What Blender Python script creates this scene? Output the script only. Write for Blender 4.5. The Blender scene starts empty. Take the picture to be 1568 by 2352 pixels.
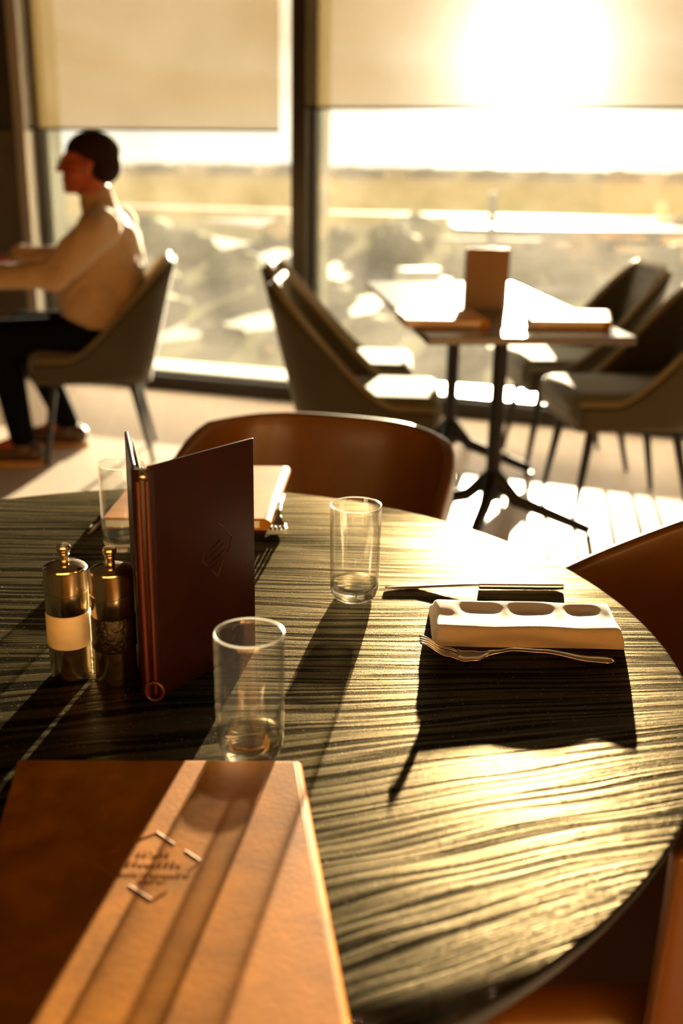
import bpy, bmesh, math, random
from math import sin, cos, pi, radians, sqrt, atan2
from mathutils import Vector, Matrix, noise
random.seed(7)
S = bpy.context.scene
COL = S.collection

# ---------------------------------------------------------------- camera
PITCH, ROLL = radians(18.52), radians(1.0)
cd = bpy.data.cameras.new('camera'); cam = bpy.data.objects.new('camera', cd); COL.objects.link(cam)
cd.sensor_fit = 'VERTICAL'; cd.sensor_height = 36; cd.sensor_width = 24; cd.lens = 36 * 2400 / 2352
cd.clip_start = .02; cd.clip_end = 9000
fw = Vector((0, cos(PITCH), -sin(PITCH))); up0 = Vector((0, sin(PITCH), cos(PITCH))); rt0 = Vector((1, 0, 0))
rt = rt0 * cos(ROLL) + up0 * sin(ROLL); up = -rt0 * sin(ROLL) + up0 * cos(ROLL)
m = Matrix((rt, up, -fw)).transposed().to_4x4(); m.translation = Vector((0, 0, 1.25)); cam.matrix_world = m
cd.dof.use_dof = True; cd.dof.focus_distance = 1.15; cd.dof.aperture_fstop = 3.2
S.camera = cam

# ---------------------------------------------------------------- exposure
vs = S.view_settings
S.display_settings.display_device = 'sRGB'
vs.view_transform = 'Standard'; vs.look = 'None'; vs.exposure = 0.0; vs.gamma = 1.0; vs.use_curve_mapping = False
try:
    S.cycles.max_bounces = 12; S.cycles.transparent_max_bounces = 24; S.cycles.sample_clamp_indirect = 6
    S.cycles.diffuse_bounces = 5
except Exception: pass

# ---------------------------------------------------------------- sun
SUN = Vector((0.1605, 0.9832, 0.0868)).normalized()
sl = bpy.data.lights.new('sun', 'SUN'); so = bpy.data.objects.new('sun', sl); COL.objects.link(so)
sl.energy = 62; sl.color = (1.0, .80, .54); sl.angle = radians(.55)
so.rotation_euler = SUN.to_track_quat('Z', 'Y').to_euler(); so.location = (3, 20, 5)

# ---------------------------------------------------------------- sky
w = bpy.data.worlds.new('evening_sky'); S.world = w; w.use_nodes = True
nt = w.node_tree; nt.nodes.clear(); N = nt.nodes; L = nt.links
def nd(t, **k):
    n = N.new(t)
    for a, b in k.items(): setattr(n, a, b)
    return n
def mth(op, a, b=None, clamp=False):
    n = nd('ShaderNodeMath', operation=op); n.use_clamp = clamp
    for i, v in enumerate((a, b)):
        if v is None: continue
        if isinstance(v, (int, float)): n.inputs[i].default_value = v
        else: L.new(v, n.inputs[i])
    return n.outputs[0]
tc = nd('ShaderNodeTexCoord'); sep = nd('ShaderNodeSeparateXYZ'); L.new(tc.outputs['Generated'], sep.inputs[0])
dot = nd('ShaderNodeVectorMath', operation='DOT_PRODUCT'); L.new(tc.outputs['Generated'], dot.inputs[0]); dot.inputs[1].default_value = SUN
ang = mth('ARCCOSINE', mth('MINIMUM', dot.outputs['Value'], .99999))
ramp = nd('ShaderNodeValToRGB'); L.new(mth('MAXIMUM', sep.outputs['Z'], 0.0), ramp.inputs[0])
cr = ramp.color_ramp
for i, (p, c) in enumerate([(0, (.98, .93, .84)), (.05, (.80, .75, .64)), (.16, (.62, .58, .50)), (.45, (.34, .34, .34)), (1, (.16, .18, .22))]):
    e = cr.elements[i] if i < 2 else cr.elements.new(p)
    e.position = p; e.color = (*c, 1)
mp = nd('ShaderNodeMapping'); mp.inputs['Scale'].default_value = (1, 1, 4.2); L.new(tc.outputs['Generated'], mp.inputs[0])
nz = nd('ShaderNodeTexNoise'); nz.inputs['Scale'].default_value = 5.5; nz.inputs['Detail'].default_value = 5; nz.inputs['Roughness'].default_value = .5; L.new(mp.outputs[0], nz.inputs[0])
cl = nd('ShaderNodeValToRGB'); L.new(nz.outputs[0], cl.inputs[0])
cl.color_ramp.elements[0].position = .42; cl.color_ramp.elements[0].color = (.78, .58, .42, 1)
cl.color_ramp.elements[1].position = .60; cl.color_ramp.elements[1].color = (1.15, 1.12, 1.05, 1)
lowmask = mth('MULTIPLY', mth('SUBTRACT', sep.outputs['Z'], .03), 22, True)
mixc = nd('ShaderNodeMix', data_type='RGBA'); L.new(lowmask, mixc.inputs[0]); mixc.inputs[6].default_value = (1.12, 1.1, 1.06, 1); L.new(cl.outputs[0], mixc.inputs[7])
mul = nd('ShaderNodeMix', data_type='RGBA', blend_type='MULTIPLY'); mul.inputs[0].default_value = 1; L.new(ramp.outputs[0], mul.inputs[6]); L.new(mixc.outputs[2], mul.inputs[7])
def lobe(width, amp, col):
    g = mth('MULTIPLY', mth('EXPONENT', mth('MULTIPLY', mth('POWER', mth('DIVIDE', ang, radians(width)), 1.3), -1)), amp)
    v = nd('ShaderNodeVectorMath', operation='SCALE'); v.inputs[0].default_value = col; L.new(g, v.inputs['Scale']); return v.outputs[0]
a1 = nd('ShaderNodeVectorMath', operation='ADD'); L.new(lobe(2.6, 22, (1, .93, .78)), a1.inputs[0]); L.new(lobe(11, 1.5, (1, .86, .62)), a1.inputs[1])
a2 = nd('ShaderNodeVectorMath', operation='ADD'); L.new(a1.outputs[0], a2.inputs[0]); L.new(mul.outputs[2], a2.inputs[1])
bg = nd('ShaderNodeBackground'); bg.inputs[1].default_value = 1.0; L.new(a2.outputs[0], bg.inputs[0])
wo = nd('ShaderNodeOutputWorld'); L.new(bg.outputs[0], wo.inputs[0])

# ---------------------------------------------------------------- materials
def mat(name, col, rough=.5, metal=0., spec=.5, bump=0., bscale=60., bdist=.001, vary=0., vscale=6., aniso=0., sheen=0., coat=0.):
    M = bpy.data.materials.new(name); M.use_nodes = True; t = M.node_tree; b = t.nodes['Principled BSDF']
    b.inputs['Base Color'].default_value = (*col, 1); b.inputs['Roughness'].default_value = rough; b.inputs['Metallic'].default_value = metal
    b.inputs['Specular IOR Level'].default_value = spec; b.inputs['Anisotropic'].default_value = aniso
    b.inputs['Sheen Weight'].default_value = sheen; b.inputs['Coat Weight'].default_value = coat; b.inputs['Coat Roughness'].default_value = .15
    co = t.nodes.new('ShaderNodeTexCoord')
    if vary:
        n = t.nodes.new('ShaderNodeTexNoise'); n.inputs['Scale'].default_value = vscale; n.inputs['Detail'].default_value = 6
        t.links.new(co.outputs['Object'], n.inputs[0])
        r = t.nodes.new('ShaderNodeValToRGB'); t.links.new(n.outputs[0], r.inputs[0])
        r.color_ramp.elements[0].position = .3; r.color_ramp.elements[1].position = .7
        r.color_ramp.elements[0].color = (*[c * (1 - vary) for c in col], 1); r.color_ramp.elements[1].color = (*[min(1, c * (1 + vary)) for c in col], 1)
        t.links.new(r.outputs[0], b.inputs['Base Color'])
    if bump:
        n = t.nodes.new('ShaderNodeTexNoise'); n.inputs['Scale'].default_value = bscale; n.inputs['Detail'].default_value = 4
        t.links.new(co.outputs['Object'], n.inputs[0])
        u = t.nodes.new('ShaderNodeBump'); u.inputs['Strength'].default_value = bump; u.inputs['Distance'].default_value = bdist
        t.links.new(n.outputs[0], u.inputs['Height']); t.links.new(u.outputs[0], b.inputs['Normal'])
    return M

class G:                                     # tiny node graph helper
    def __init__(s, name):
        s.m = bpy.data.materials.new(name); s.m.use_nodes = True; s.t = s.m.node_tree; s.t.nodes.clear()
        s.out = s.t.nodes.new('ShaderNodeOutputMaterial')
    def n(s, t, ins=None, **k):
        x = s.t.nodes.new(t)
        for a, b in k.items(): setattr(x, a, b)
        for a, b in (ins or {}).items():
            if isinstance(b, bpy.types.NodeSocket): s.t.links.new(b, x.inputs[a])
            else: x.inputs[a].default_value = b
        return x
    def f(s, op, a, b=0., c=0., clamp=False):
        x = s.n('ShaderNodeMath', {0: a, 1: b, 2: c}, operation=op); x.use_clamp = clamp; return x.outputs[0]
    def ramp(s, v, els):
        x = s.n('ShaderNodeValToRGB', {0: v}); r = x.color_ramp
        for i, (p, c) in enumerate(els):
            e = r.elements[i] if i < 2 else r.elements.new(p)
            e.position = p; e.color = (*c, 1) if len(c) == 3 else c
        return x.outputs[0]
    def done(s, sh): s.t.links.new(sh, s.out.inputs[0]); return s.m

def black_wood():
    g = G('black_stained_open_grain_wood'); co = g.n('ShaderNodeTexCoord').outputs['Object']
    xyz = g.n('ShaderNodeSeparateXYZ', {0: co}); x, y, z = xyz.outputs
    # object origin is the table centre (-.231, 1.014); grain field in table coordinates
    X = g.f('SUBTRACT', x, .231); Y = g.f('ADD', y, 1.014)
    k = g.f('MINIMUM', g.f('MAXIMUM', g.f('MULTIPLY', g.f('SUBTRACT', 1.06, Y), 1.0), 0.), .42)
    v = g.f('SUBTRACT', Y, g.f('MULTIPLY', X, k))
    w1 = g.n('ShaderNodeTexNoise', {'Vector': g.n('ShaderNodeMapping', {0: co, 'Scale': (1.1, 3.0, 1)}).outputs[0], 'Scale': 1.6, 'Detail': 2.}).outputs[0]
    v = g.f('ADD', v, g.f('MULTIPLY', g.f('SUBTRACT', w1, .5), .09))
    # uneven ring spacing: long streaks along x, changing fast across the grain
    def streak(kx, sc, det, ro):
        vec = g.n('ShaderNodeCombineXYZ', {0: g.f('MULTIPLY', x, kx), 1: v, 2: 0.}).outputs[0]
        return g.n('ShaderNodeTexNoise', {'Vector': vec, 'Scale': sc, 'Detail': det, 'Roughness': ro}).outputs[0]
    n1 = streak(.035, 120., 1., .4)
    rings = g.f('MULTIPLY', g.f('SUBTRACT', n1, .40), 6., 0., True)
    n2 = streak(.02, 520., 2., .6)
    n5 = streak(.12, 1100., 2., .6)
    n3 = g.n('ShaderNodeTexNoise', {'Vector': co, 'Scale': 700., 'Detail': 2.}).outputs[0]
    h = g.f('ADD', g.f('MULTIPLY', rings, .48), g.f('MULTIPLY', n2, .50))
    h = g.f('ADD', h, g.f('MULTIPLY', n5, .26)); h = g.f('ADD', h, g.f('MULTIPLY', n3, .20))
    b = g.n('ShaderNodeBump', {'Strength': 1., 'Distance': .00125, 'Height': h}).outputs[0]
    spk = g.n('ShaderNodeTexNoise', {'Vector': co, 'Scale': 520., 'Detail': 0.}).outputs[0]
    dust = g.f('MULTIPLY', g.f('SUBTRACT', spk, .77), 12., 0., True)
    rough = g.f('ADD', .30, g.f('MULTIPLY', n2, .16))
    col = g.ramp(rings, [(0., (.006, .0055, .003)), (1., (.026, .022, .011))])
    col = g.n('ShaderNodeMix', {0: dust, 6: col, 7: (.30, .27, .20, 1)}, data_type='RGBA').outputs[2]
    df = g.n('ShaderNodeBsdfDiffuse', {0: col, 'Normal': b}).outputs[0]
    gl = g.n('ShaderNodeBsdfGlossy', {0: (1., .81, .50, 1), 'Roughness': rough, 'Normal': b}).outputs[0]
    fc = g.n('ShaderNodeLayerWeight', {'Blend': .5}).outputs['Facing']
    fac = g.f('ADD', g.f('ADD', .007, g.f('MULTIPLY', rings, .026)), g.f('MULTIPLY', g.f('POWER', fc, 5.), .085))
    return g.done(g.n('ShaderNodeMixShader', {0: fac, 1: df, 2: gl}).outputs[0])

def floor_wood():
    g = G('pale_floor_planks'); co = g.n('ShaderNodeTexCoord').outputs['Object']
    mpp = g.n('ShaderNodeMapping', {0: co, 'Rotation': (0, 0, radians(-97.5))}).outputs[0]
    br = g.n('ShaderNodeTexBrick', {'Vector': mpp, 'Color1': (.66, .55, .45, 1), 'Color2': (.71, .60, .49, 1), 'Mortar': (.76, .68, .56, 1), 'Scale': 1., 'Mortar Size': .004, 'Brick Width': 1.8, 'Row Height': .24})
    st = g.n('ShaderNodeTexNoise', {'Vector': g.n('ShaderNodeMapping', {0: mpp, 'Scale': (2, 30, 1)}).outputs[0], 'Scale': 3., 'Detail': 5.}).outputs[0]
    c2 = g.n('ShaderNodeMix', {0: .22, 6: br.outputs[0], 7: g.ramp(st, [(.3, (.36, .27, .19)), (.7, (.72, .6, .47))])}, data_type='RGBA').outputs[2]
    b = g.n('ShaderNodeBump', {'Strength': .25, 'Distance': .001, 'Height': st}).outputs[0]
    p = g.n('ShaderNodeBsdfPrincipled', {'Base Color': c2, 'Roughness': .42, 'Specular IOR Level': .5, 'Normal': b})
    return g.done(p.outputs[0])

def thin_glass(name='drinking_glass', tint=.985, edge=1.1):
    g = G(name)
    lw = g.n('ShaderNodeLayerWeight', {'Blend': .5}); fr = g.f('ADD', .06, g.f('MULTIPLY', g.f('POWER', lw.outputs['Facing'], 3.2), .8))
    tr = g.n('ShaderNodeBsdfTransparent', {0: g.ramp(lw.outputs['Facing'], [(0, (tint, tint, tint * .99)), (.8, (.955, .95, .92)), (1, (.84, .80, .66))])})
    co = g.n('ShaderNodeTexCoord').outputs['Object']
    sp = g.n('ShaderNodeTexNoise', {'Vector': g.n('ShaderNodeMapping', {0: co, 'Scale': (1, 1, .35)}).outputs[0], 'Scale': 900., 'Detail': 1.}).outputs[0]
    dust = g.f('MULTIPLY', g.f('GREATER_THAN', sp, .76), .02)
    gl = g.n('ShaderNodeBsdfGlossy', {0: (1, 1, 1, 1), 'Roughness': .07})
    a = g.n('ShaderNodeMixShader', {0: fr, 1: tr.outputs[0], 2: gl.outputs[0]}).outputs[0]
    df = g.n('ShaderNodeBsdfTranslucent', {0: (.9, .9, .85, 1)}).outputs[0]
    a = g.n('ShaderNodeMixShader', {0: g.f('ADD', dust, .0008), 1: a, 2: df}).outputs[0]
    return g.done(a)

def rim_glass():
    g = G('bright_glass_rim'); tr = g.n('ShaderNodeBsdfTransparent', {0: (.85, .84, .8, 1)}).outputs[0]
    gl = g.n('ShaderNodeBsdfGlossy', {0: (1, 1, 1, 1), 'Roughness': .16}).outputs[0]; tl = g.n('ShaderNodeBsdfTranslucent', {0: (1, .95, .85, 1)}).outputs[0]
    a = g.n('ShaderNodeMixShader', {0: .22, 1: tr, 2: gl}).outputs[0]
    return g.done(g.n('ShaderNodeMixShader', {0: .06, 1: a, 2: tl}).outputs[0])

def base_glass():
    g = G('thick_glass_base'); gl = g.n('ShaderNodeBsdfGlass', {0: (.97, .96, .92, 1), 'Roughness': 0., 'IOR': 1.5}).outputs[0]
    tr = g.n('ShaderNodeBsdfTransparent', {0: (.85, .84, .8, 1)}).outputs[0]
    return g.done(g.n('ShaderNodeMixShader', {0: .7, 1: tr, 2: gl}).outputs[0])

def window_glass():
    g = G('hazed_window_glass'); fr = g.n('ShaderNodeFresnel', {'IOR': 1.45}).outputs[0]
    tr = g.n('ShaderNodeBsdfTransparent', {0: (.95, .96, .94, 1)}).outputs[0]
    gl = g.n('ShaderNodeBsdfGlossy', {0: (1, 1, 1, 1), 'Roughness': .01}).outputs[0]
    a = g.n('ShaderNodeMixShader', {0: fr, 1: tr, 2: gl}).outputs[0]
    co = g.n('ShaderNodeTexCoord').outputs['Object']
    nn = g.n('ShaderNodeTexNoise', {'Vector': co, 'Scale': 3., 'Detail': 4.}).outputs[0]
    tl = g.n('ShaderNodeBsdfTranslucent', {0: (1, .96, .86, 1)}).outputs[0]
    return g.done(g.n('ShaderNodeMixShader', {0: g.f('MULTIPLY', nn, .026), 1: a, 2: tl}).outputs[0])  # uneven translucent film stands in for haze and glare over the view

def blind_fabric():
    g = G('sheer_blind_fabric')
    co = g.n('ShaderNodeTexCoord').outputs['Object']
    tl = g.n('ShaderNodeBsdfTranslucent', {0: (.033, .023, .009, 1)}).outputs[0]
    tr = g.n('ShaderNodeBsdfTransparent', {0: (1, 1, 1, 1)}).outputs[0]
    d = g.n('ShaderNodeBsdfDiffuse', {0: (.35, .28, .17, 1)}).outputs[0]
    a = g.n('ShaderNodeMixShader', {0: .26, 1: tl, 2: tr}).outputs[0]
    return g.done(g.n('ShaderNodeMixShader', {0: .12, 1: a, 2: d}).outputs[0])

M = dict(
    table=black_wood(), floor=floor_wood(), glass=thin_glass(), gbase=base_glass(), rimglass=rim_glass(), pane=window_glass(), blind=blind_fabric(),
    rim=mat('black_table_edge', (.012, .010, .008), .45, spec=.4, bump=.4, bscale=120),
    leather=mat('tan_leather_cover', (.38, .135, .004), .6, spec=.06, bump=.35, bscale=260, bdist=.0004, vary=.28, vscale=28),
    leather_dark=mat('dark_brown_leather_cover', (.026, .0065, .0015), .30, spec=.3, bump=.25, bscale=300, bdist=.0003, vary=.15, vscale=30),
    leather_red=mat('reddish_leather_cord', (.12, .016, .004), .35, bump=.2, bscale=300),
    emboss=mat('pressed_leather_mark', (.46, .19, .02), .5, spec=.15),
    emboss_dark=mat('dark_pressed_leather_mark', (.035, .010, .004), .4),
    leather_block=mat('brown_menu_leather', (.17, .085, .025), .5, spec=.3, bump=.2, bscale=200),
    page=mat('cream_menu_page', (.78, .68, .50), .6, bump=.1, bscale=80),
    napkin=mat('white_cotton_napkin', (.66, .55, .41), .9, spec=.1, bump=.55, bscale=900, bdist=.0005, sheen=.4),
    steel=mat('polished_cutlery_steel', (.62, .56, .47), .14, 1., bump=.05, bscale=50),
    brushed=mat('brushed_steel', (.85, .74, .55), .19, 1., aniso=.6),
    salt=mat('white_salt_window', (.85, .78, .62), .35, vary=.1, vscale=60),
    pepper=mat('peppercorns_behind_glass', (.018, .013, .010), .25, bump=.9, bscale=260, bdist=.002, vary=.6, vscale=200),
    chairleather=mat('tan_chair_leather', (.155, .058, .004), .38, spec=.45, bump=.2, bscale=180, bdist=.0005, vary=.12, vscale=8),
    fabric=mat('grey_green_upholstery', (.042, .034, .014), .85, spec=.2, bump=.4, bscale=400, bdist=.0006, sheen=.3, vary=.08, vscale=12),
    seatfabric=mat('skylit_seat_upholstery', (.085, .082, .048), .85, spec=.25, bump=.4, bscale=400, bdist=.0006, sheen=.3, vary=.08, vscale=12),  # same upholstery lightened, sky light on the seats put into its colour
    piping=mat('pale_chair_piping', (.20, .17, .10), .6, spec=.4),
    black_metal=mat('black_metal', (.006, .006, .005), .5, .0, spec=.25),
    darktop=mat('dark_laminate_tabletop', (.05, .04, .03), .22, spec=.6, bump=.05, bscale=30, vary=.2),
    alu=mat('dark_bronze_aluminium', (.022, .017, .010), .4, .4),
    alu_pale=mat('silver_aluminium_trim', (.45, .42, .35), .4, .6),  # paler metal than the dark mullions
    ledge=mat('white_aluminium_ledge', (.85, .82, .74), .38, .3),
    fin=mat('grey_green_cladding', (.055, .060, .038), .6, vary=.1),
    taupe=mat('taupe_wall_panel', (.065, .054, .034), .7, vary=.1),
    blackblind=mat('black_blind_fabric', (.018, .016, .010), .8),
    base=mat('black_window_plinth', (.012, .010, .007), .6),
    backwall=mat('amber_wood_wall', (.72, .36, .07), .6, vary=.2, vscale=3),
    sidewall=mat('brown_wall', (.10, .055, .022), .8),
    ceiling=mat('warm_ceiling', (.07, .05, .03), .9),
    skin=mat('skin', (.30, .055, .010), .5, spec=.4, vary=.06, vscale=30),
    hair=mat('short_brown_hair', (.014, .006, .002), .8, spec=.1, bump=.6, bscale=150, bdist=.003),
    shirt=mat('cream_long_sleeved_shirt', (.34, .215, .105), .9, spec=.15, bump=.5, bscale=14, bdist=.012, sheen=.3),
    trousers=mat('black_trousers', (.004, .004, .003), .95, spec=.04),
    shoe=mat('brown_shoe_leather', (.06, .03, .012), .5), sole=mat('tan_shoe_sole', (.45, .26, .10), .7),
)
M['chairleather'].node_tree.nodes['Principled BSDF'].inputs['Coat Weight'].default_value = .2

# ---------------------------------------------------------------- mesh helpers
def link(o, parent=None):
    COL.objects.link(o)
    if parent is not None: o.parent = parent
    return o
def obj(name, bm, mt, parent=None, smooth=True, loc=None, bevel=0, sub=0, solid=0, off=-1, autos=40):
    me = bpy.data.meshes.new(name); bmesh.ops.recalc_face_normals(bm, faces=bm.faces[:]) if not solid else None
    bm.to_mesh(me); bm.free()
    for x in (mt if isinstance(mt, (list, tuple)) else [mt]): me.materials.append(x)
    if smooth:
        me.polygons.foreach_set('use_smooth', [True] * len(me.polygons))
        try: me.set_sharp_from_angle(angle=radians(autos))
        except Exception: pass
    o = bpy.data.objects.new(name, me)
    if solid:
        md = o.modifiers.new('s', 'SOLIDIFY'); md.thickness = solid; md.offset = off
    if bevel:
        md = o.modifiers.new('b', 'BEVEL'); md.width = bevel; md.segments = 3; md.limit_method = 'ANGLE'
    if sub:
        md = o.modifiers.new('u', 'SUBSURF'); md.levels = sub; md.render_levels = sub
    if loc is not None: o.location = loc
    return link(o, parent)
def thing(name, label, cat, loc=(0, 0, 0), rz=0, group=None):
    o = bpy.data.objects.new(name, None); o.empty_display_size = .05; link(o); o.location = loc; o.rotation_euler = (0, 0, rz)
    o['label'] = label; o['category'] = cat
    if group: o['group'] = group
    return o
def tag(o, label, cat, group=None):
    o['label'] = label; o['category'] = cat
    if group: o['group'] = group
    return o
def struct(o): o['kind'] = 'structure'; return o
def dup(root, loc, rz, label):
    r = root.copy(); COL.objects.link(r); r.location = loc; r.rotation_euler = (0, 0, rz); r['label'] = label
    for ch in root.children:
        c = ch.copy(); COL.objects.link(c); c.parent = r
        for g in ch.children:
            d = g.copy(); COL.objects.link(d); d.parent = c
    return r
def add_box(bm, c, s, rot=None):
    r = bmesh.ops.create_cube(bm, size=1)
    mx = Matrix.Translation(c) @ (rot.to_4x4() if rot else Matrix.Identity(4)) @ Matrix.Diagonal((*s, 1))
    bmesh.ops.transform(bm, matrix=mx, verts=r['verts']); return r['verts']
def box(name, c, s, mt, parent=None, bevel=0, rot=None, loc=None):
    bm = bmesh.new(); add_box(bm, c, s, rot); return obj(name, bm, mt, parent, smooth=bool(bevel), bevel=bevel, loc=loc)
def lathe(bm, prof, n=48, c=(0, 0, 0), mats=None):
    rings = []
    for r, z in prof:
        if r < 1e-6: rings.append([bm.verts.new((c[0], c[1], c[2] + z))])
        else: rings.append([bm.verts.new((c[0] + r * cos(2 * pi * i / n), c[1] + r * sin(2 * pi * i / n), c[2] + z)) for i in range(n)])
    for k in range(len(rings) - 1):
        a, b = rings[k], rings[k + 1]
        for i in range(n):
            j = (i + 1) % n
            if len(a) == 1 and len(b) == 1: break
            if len(a) == 1: f = bm.faces.new((a[0], b[j], b[i]))
            elif len(b) == 1: f = bm.faces.new((a[i], a[j], b[0]))
            else: f = bm.faces.new((a[i], a[j], b[j], b[i]))
            if mats: f.material_index = mats[k]
def tube(bm, pts, rad, n=10, closed=False, cap=True):
    pts = [Vector(p) for p in pts]; K = len(pts)
    if not hasattr(rad, '__len__'): rad = [rad] * K
    rings = []; prev = None
    for i, p in enumerate(pts):
        if closed: t = pts[(i + 1) % K] - pts[i - 1]
        else: t = pts[min(i + 1, K - 1)] - pts[max(i - 1, 0)]
        t.normalize()
        if prev is None:
            a = Vector((0, 0, 1)) if abs(t.z) < .9 else Vector((1, 0, 0)); u = t.cross(a).normalized()
        else: u = (prev - t * prev.dot(t)).normalized()
        prev = u; v = t.cross(u)
        rings.append([bm.verts.new(p + (u * cos(2 * pi * k / n) + v * sin(2 * pi * k / n)) * rad[i]) for k in range(n)])
    for i in range(K if closed else K - 1):
        a, b = rings[i], rings[(i + 1) % K]
        for k in range(n): bm.faces.new((a[k], a[(k + 1) % n], b[(k + 1) % n], b[k]))
    if cap and not closed: bm.faces.new(rings[0][::-1]); bm.faces.new(rings[-1])
def grid(bm, rows, mi=0, close=False):
    vs_ = [[bm.verts.new(p) for p in r] for r in rows]
    for a, b in zip(vs_, vs_[1:]):
        n = len(a)
        for i in range(n if close else n - 1):
            f = bm.faces.new((a[i], a[(i + 1) % n], b[(i + 1) % n], b[i])); f.material_index = mi
    return vs_
def prism(bm, poly, z0, z1):
    a = [bm.verts.new((x, y, z0)) for x, y in poly]; b = [bm.verts.new((x, y, z1)) for x, y in poly]; n = len(poly)
    for i in range(n): bm.faces.new((a[i], a[(i + 1) % n], b[(i + 1) % n], b[i]))
    bm.faces.new(a[::-1]); bm.faces.new(b)

# ================================================================ room shell
E_ = Vector((.9459, -.3245, 0)); NN = Vector((-.3245, -.9459, 0)); O_ = Vector((0, 5.51, 0))    # window wall: along, into the room
WR = Matrix((E_, -NN, Vector((0, 0, 1)))).transposed()
def wp(u, off, z): return O_ + E_ * u + NN * off + Vector((0, 0, z))
def wbox(name, u0, u1, o0, o1, z0, z1, mt, bevel=0, parent=None, local=False):
    c = wp((u0 + u1) / 2, (o0 + o1) / 2, (z0 + z1) / 2)
    return box(name, c, (abs(u1 - u0), abs(o1 - o0), z1 - z0), mt, parent, bevel, WR)
bm = bmesh.new()
poly = [tuple(wp(-5, -.35, 0).xy), (-5.2, -5.2), (6.5, -5.2), tuple(wp(6.5, -.35, 0).xy)]
prism(bm, poly, -.1, 0); struct(obj('floor', bm, M['floor'], smooth=False))
bm = bmesh.new(); prism(bm, poly, 2.95, 3.05); struct(obj('ceiling', bm, M['ceiling'], smooth=False))
struct(box('wall_back', (.6, -5.1, 1.475), (12.0, .12, 2.95), M['backwall']))
struct(box('wall_left', (-5.0, 1.05, 1.475), (.12, 12.2, 2.95), M['sidewall']))
struct(box('wall_right', (6.25, -.85, 1.475), (.12, 8.4, 2.95), M['sidewall']))
bays = [(-1.862, -.306), (-.224, 1.72), (1.80, 3.70), (3.78, 5.7)]
# window wall pieces
struct(wbox('wall_window', -5.2, -1.94, .0, -.11, 0, 2.95, M['taupe']))
struct(wbox('trim_1', -1.94, -1.872, .02, -.11, 0, 2.95, M['alu_pale'], .004))
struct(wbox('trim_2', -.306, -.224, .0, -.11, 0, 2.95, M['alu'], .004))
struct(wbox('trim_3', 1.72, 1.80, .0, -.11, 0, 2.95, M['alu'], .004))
struct(wbox('trim_4', 3.70, 3.78, .0, -.11, 0, 2.95, M['alu'], .004))
struct(wbox('trim_5', 5.70, 6.5, .0, -.11, 0, 2.95, M['taupe'], .004))
struct(wbox('trim_6', -1.872, 5.7, .0, -.12, 2.80, 2.95, M['alu']))
struct(wbox('baseboard_window', -1.872, 5.7, .0, -.12, 0, .085, M['base'], .003))
for i, (a, b) in enumerate(bays):
    wn = thing(f'window_{i+1}', 'x', 'x'); del wn['label']; del wn['category']; wn['kind'] = 'structure'
    wbox('window_pane', a, b, -.095, -.103, .085, 2.80, M['pane'], parent=wn)
    bm = bmesh.new()
    for u0, u1, z0, z1 in ((a, a + .025, .085, 2.8), (b - .012, b, .085, 2.8), (a, b, .085, .10), (a, b, 2.77, 2.8)):
        add_box(bm, wp((u0 + u1) / 2, -.09, (z0 + z1) / 2), (u1 - u0, .05, z1 - z0), WR)
    obj('window_frame', bm, M['alu'], wn, smooth=False)
# outside: ledge and cladding fins
struct(wbox('trim_7', -1.95, 6.0, -.13, -.42, .0, .092, M['ledge'], .01))
struct(wbox('trim_8', -1.93, -1.83, -.125, -.27, 0, 3.2, M['fin']))
struct(wbox('trim_9', -.31, -.215, -.125, -.33, 0, 3.2, M['fin']))
struct(wbox('trim_10', 1.71, 1.81, -.125, -.33, 0, 3.2, M['fin']))
struct(wbox('trim_11', -1.94, 6.2, -.125, -.40, 2.86, 3.2, M['fin']))

def blind(u0, u1, z0, off, label, mt, z1=2.72):
    t = thing('roller_blind', label, 'blind', wp((u0 + u1) / 2, off, z0), 0, None)
    t.rotation_euler = WR.to_euler()
    wd = u1 - u0; bm = bmesh.new()
    rows = [[(-wd / 2 + wd * i / 24, .0015 * sin(i * 1.7), z) for i in range(25)] for z in (0, .3, .6, .9, z1 - z0)]
    grid(bm, rows); obj('blind_fabric', bm, mt, t)
    box('hem_bar', (0, 0, .004), (wd, .010, .014), M['black_metal'], t, .002)
    bm = bmesh.new(); tube(bm, [(-wd / 2, -.02, z1 - z0), (wd / 2, -.02, z1 - z0)], .03, 16); obj('roller', bm, M['alu'], t)
    return t
blind(-1.868, -.366, 1.39, .0, 'pale roller blind drawn halfway down behind the seated person', M['blind'])
blind(-.221, 1.70, 1.497, .012, 'pale roller blind glowing with the low sun behind it', M['blind'])
blind(1.84, 3.66, 1.50, .02, 'roller blind on the window beyond the right edge of the view', M['blind'])
blind(-3.2, -1.948, 1.386, .02, 'black roller blind on the grey panel at the far left', M['blackblind'])

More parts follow.
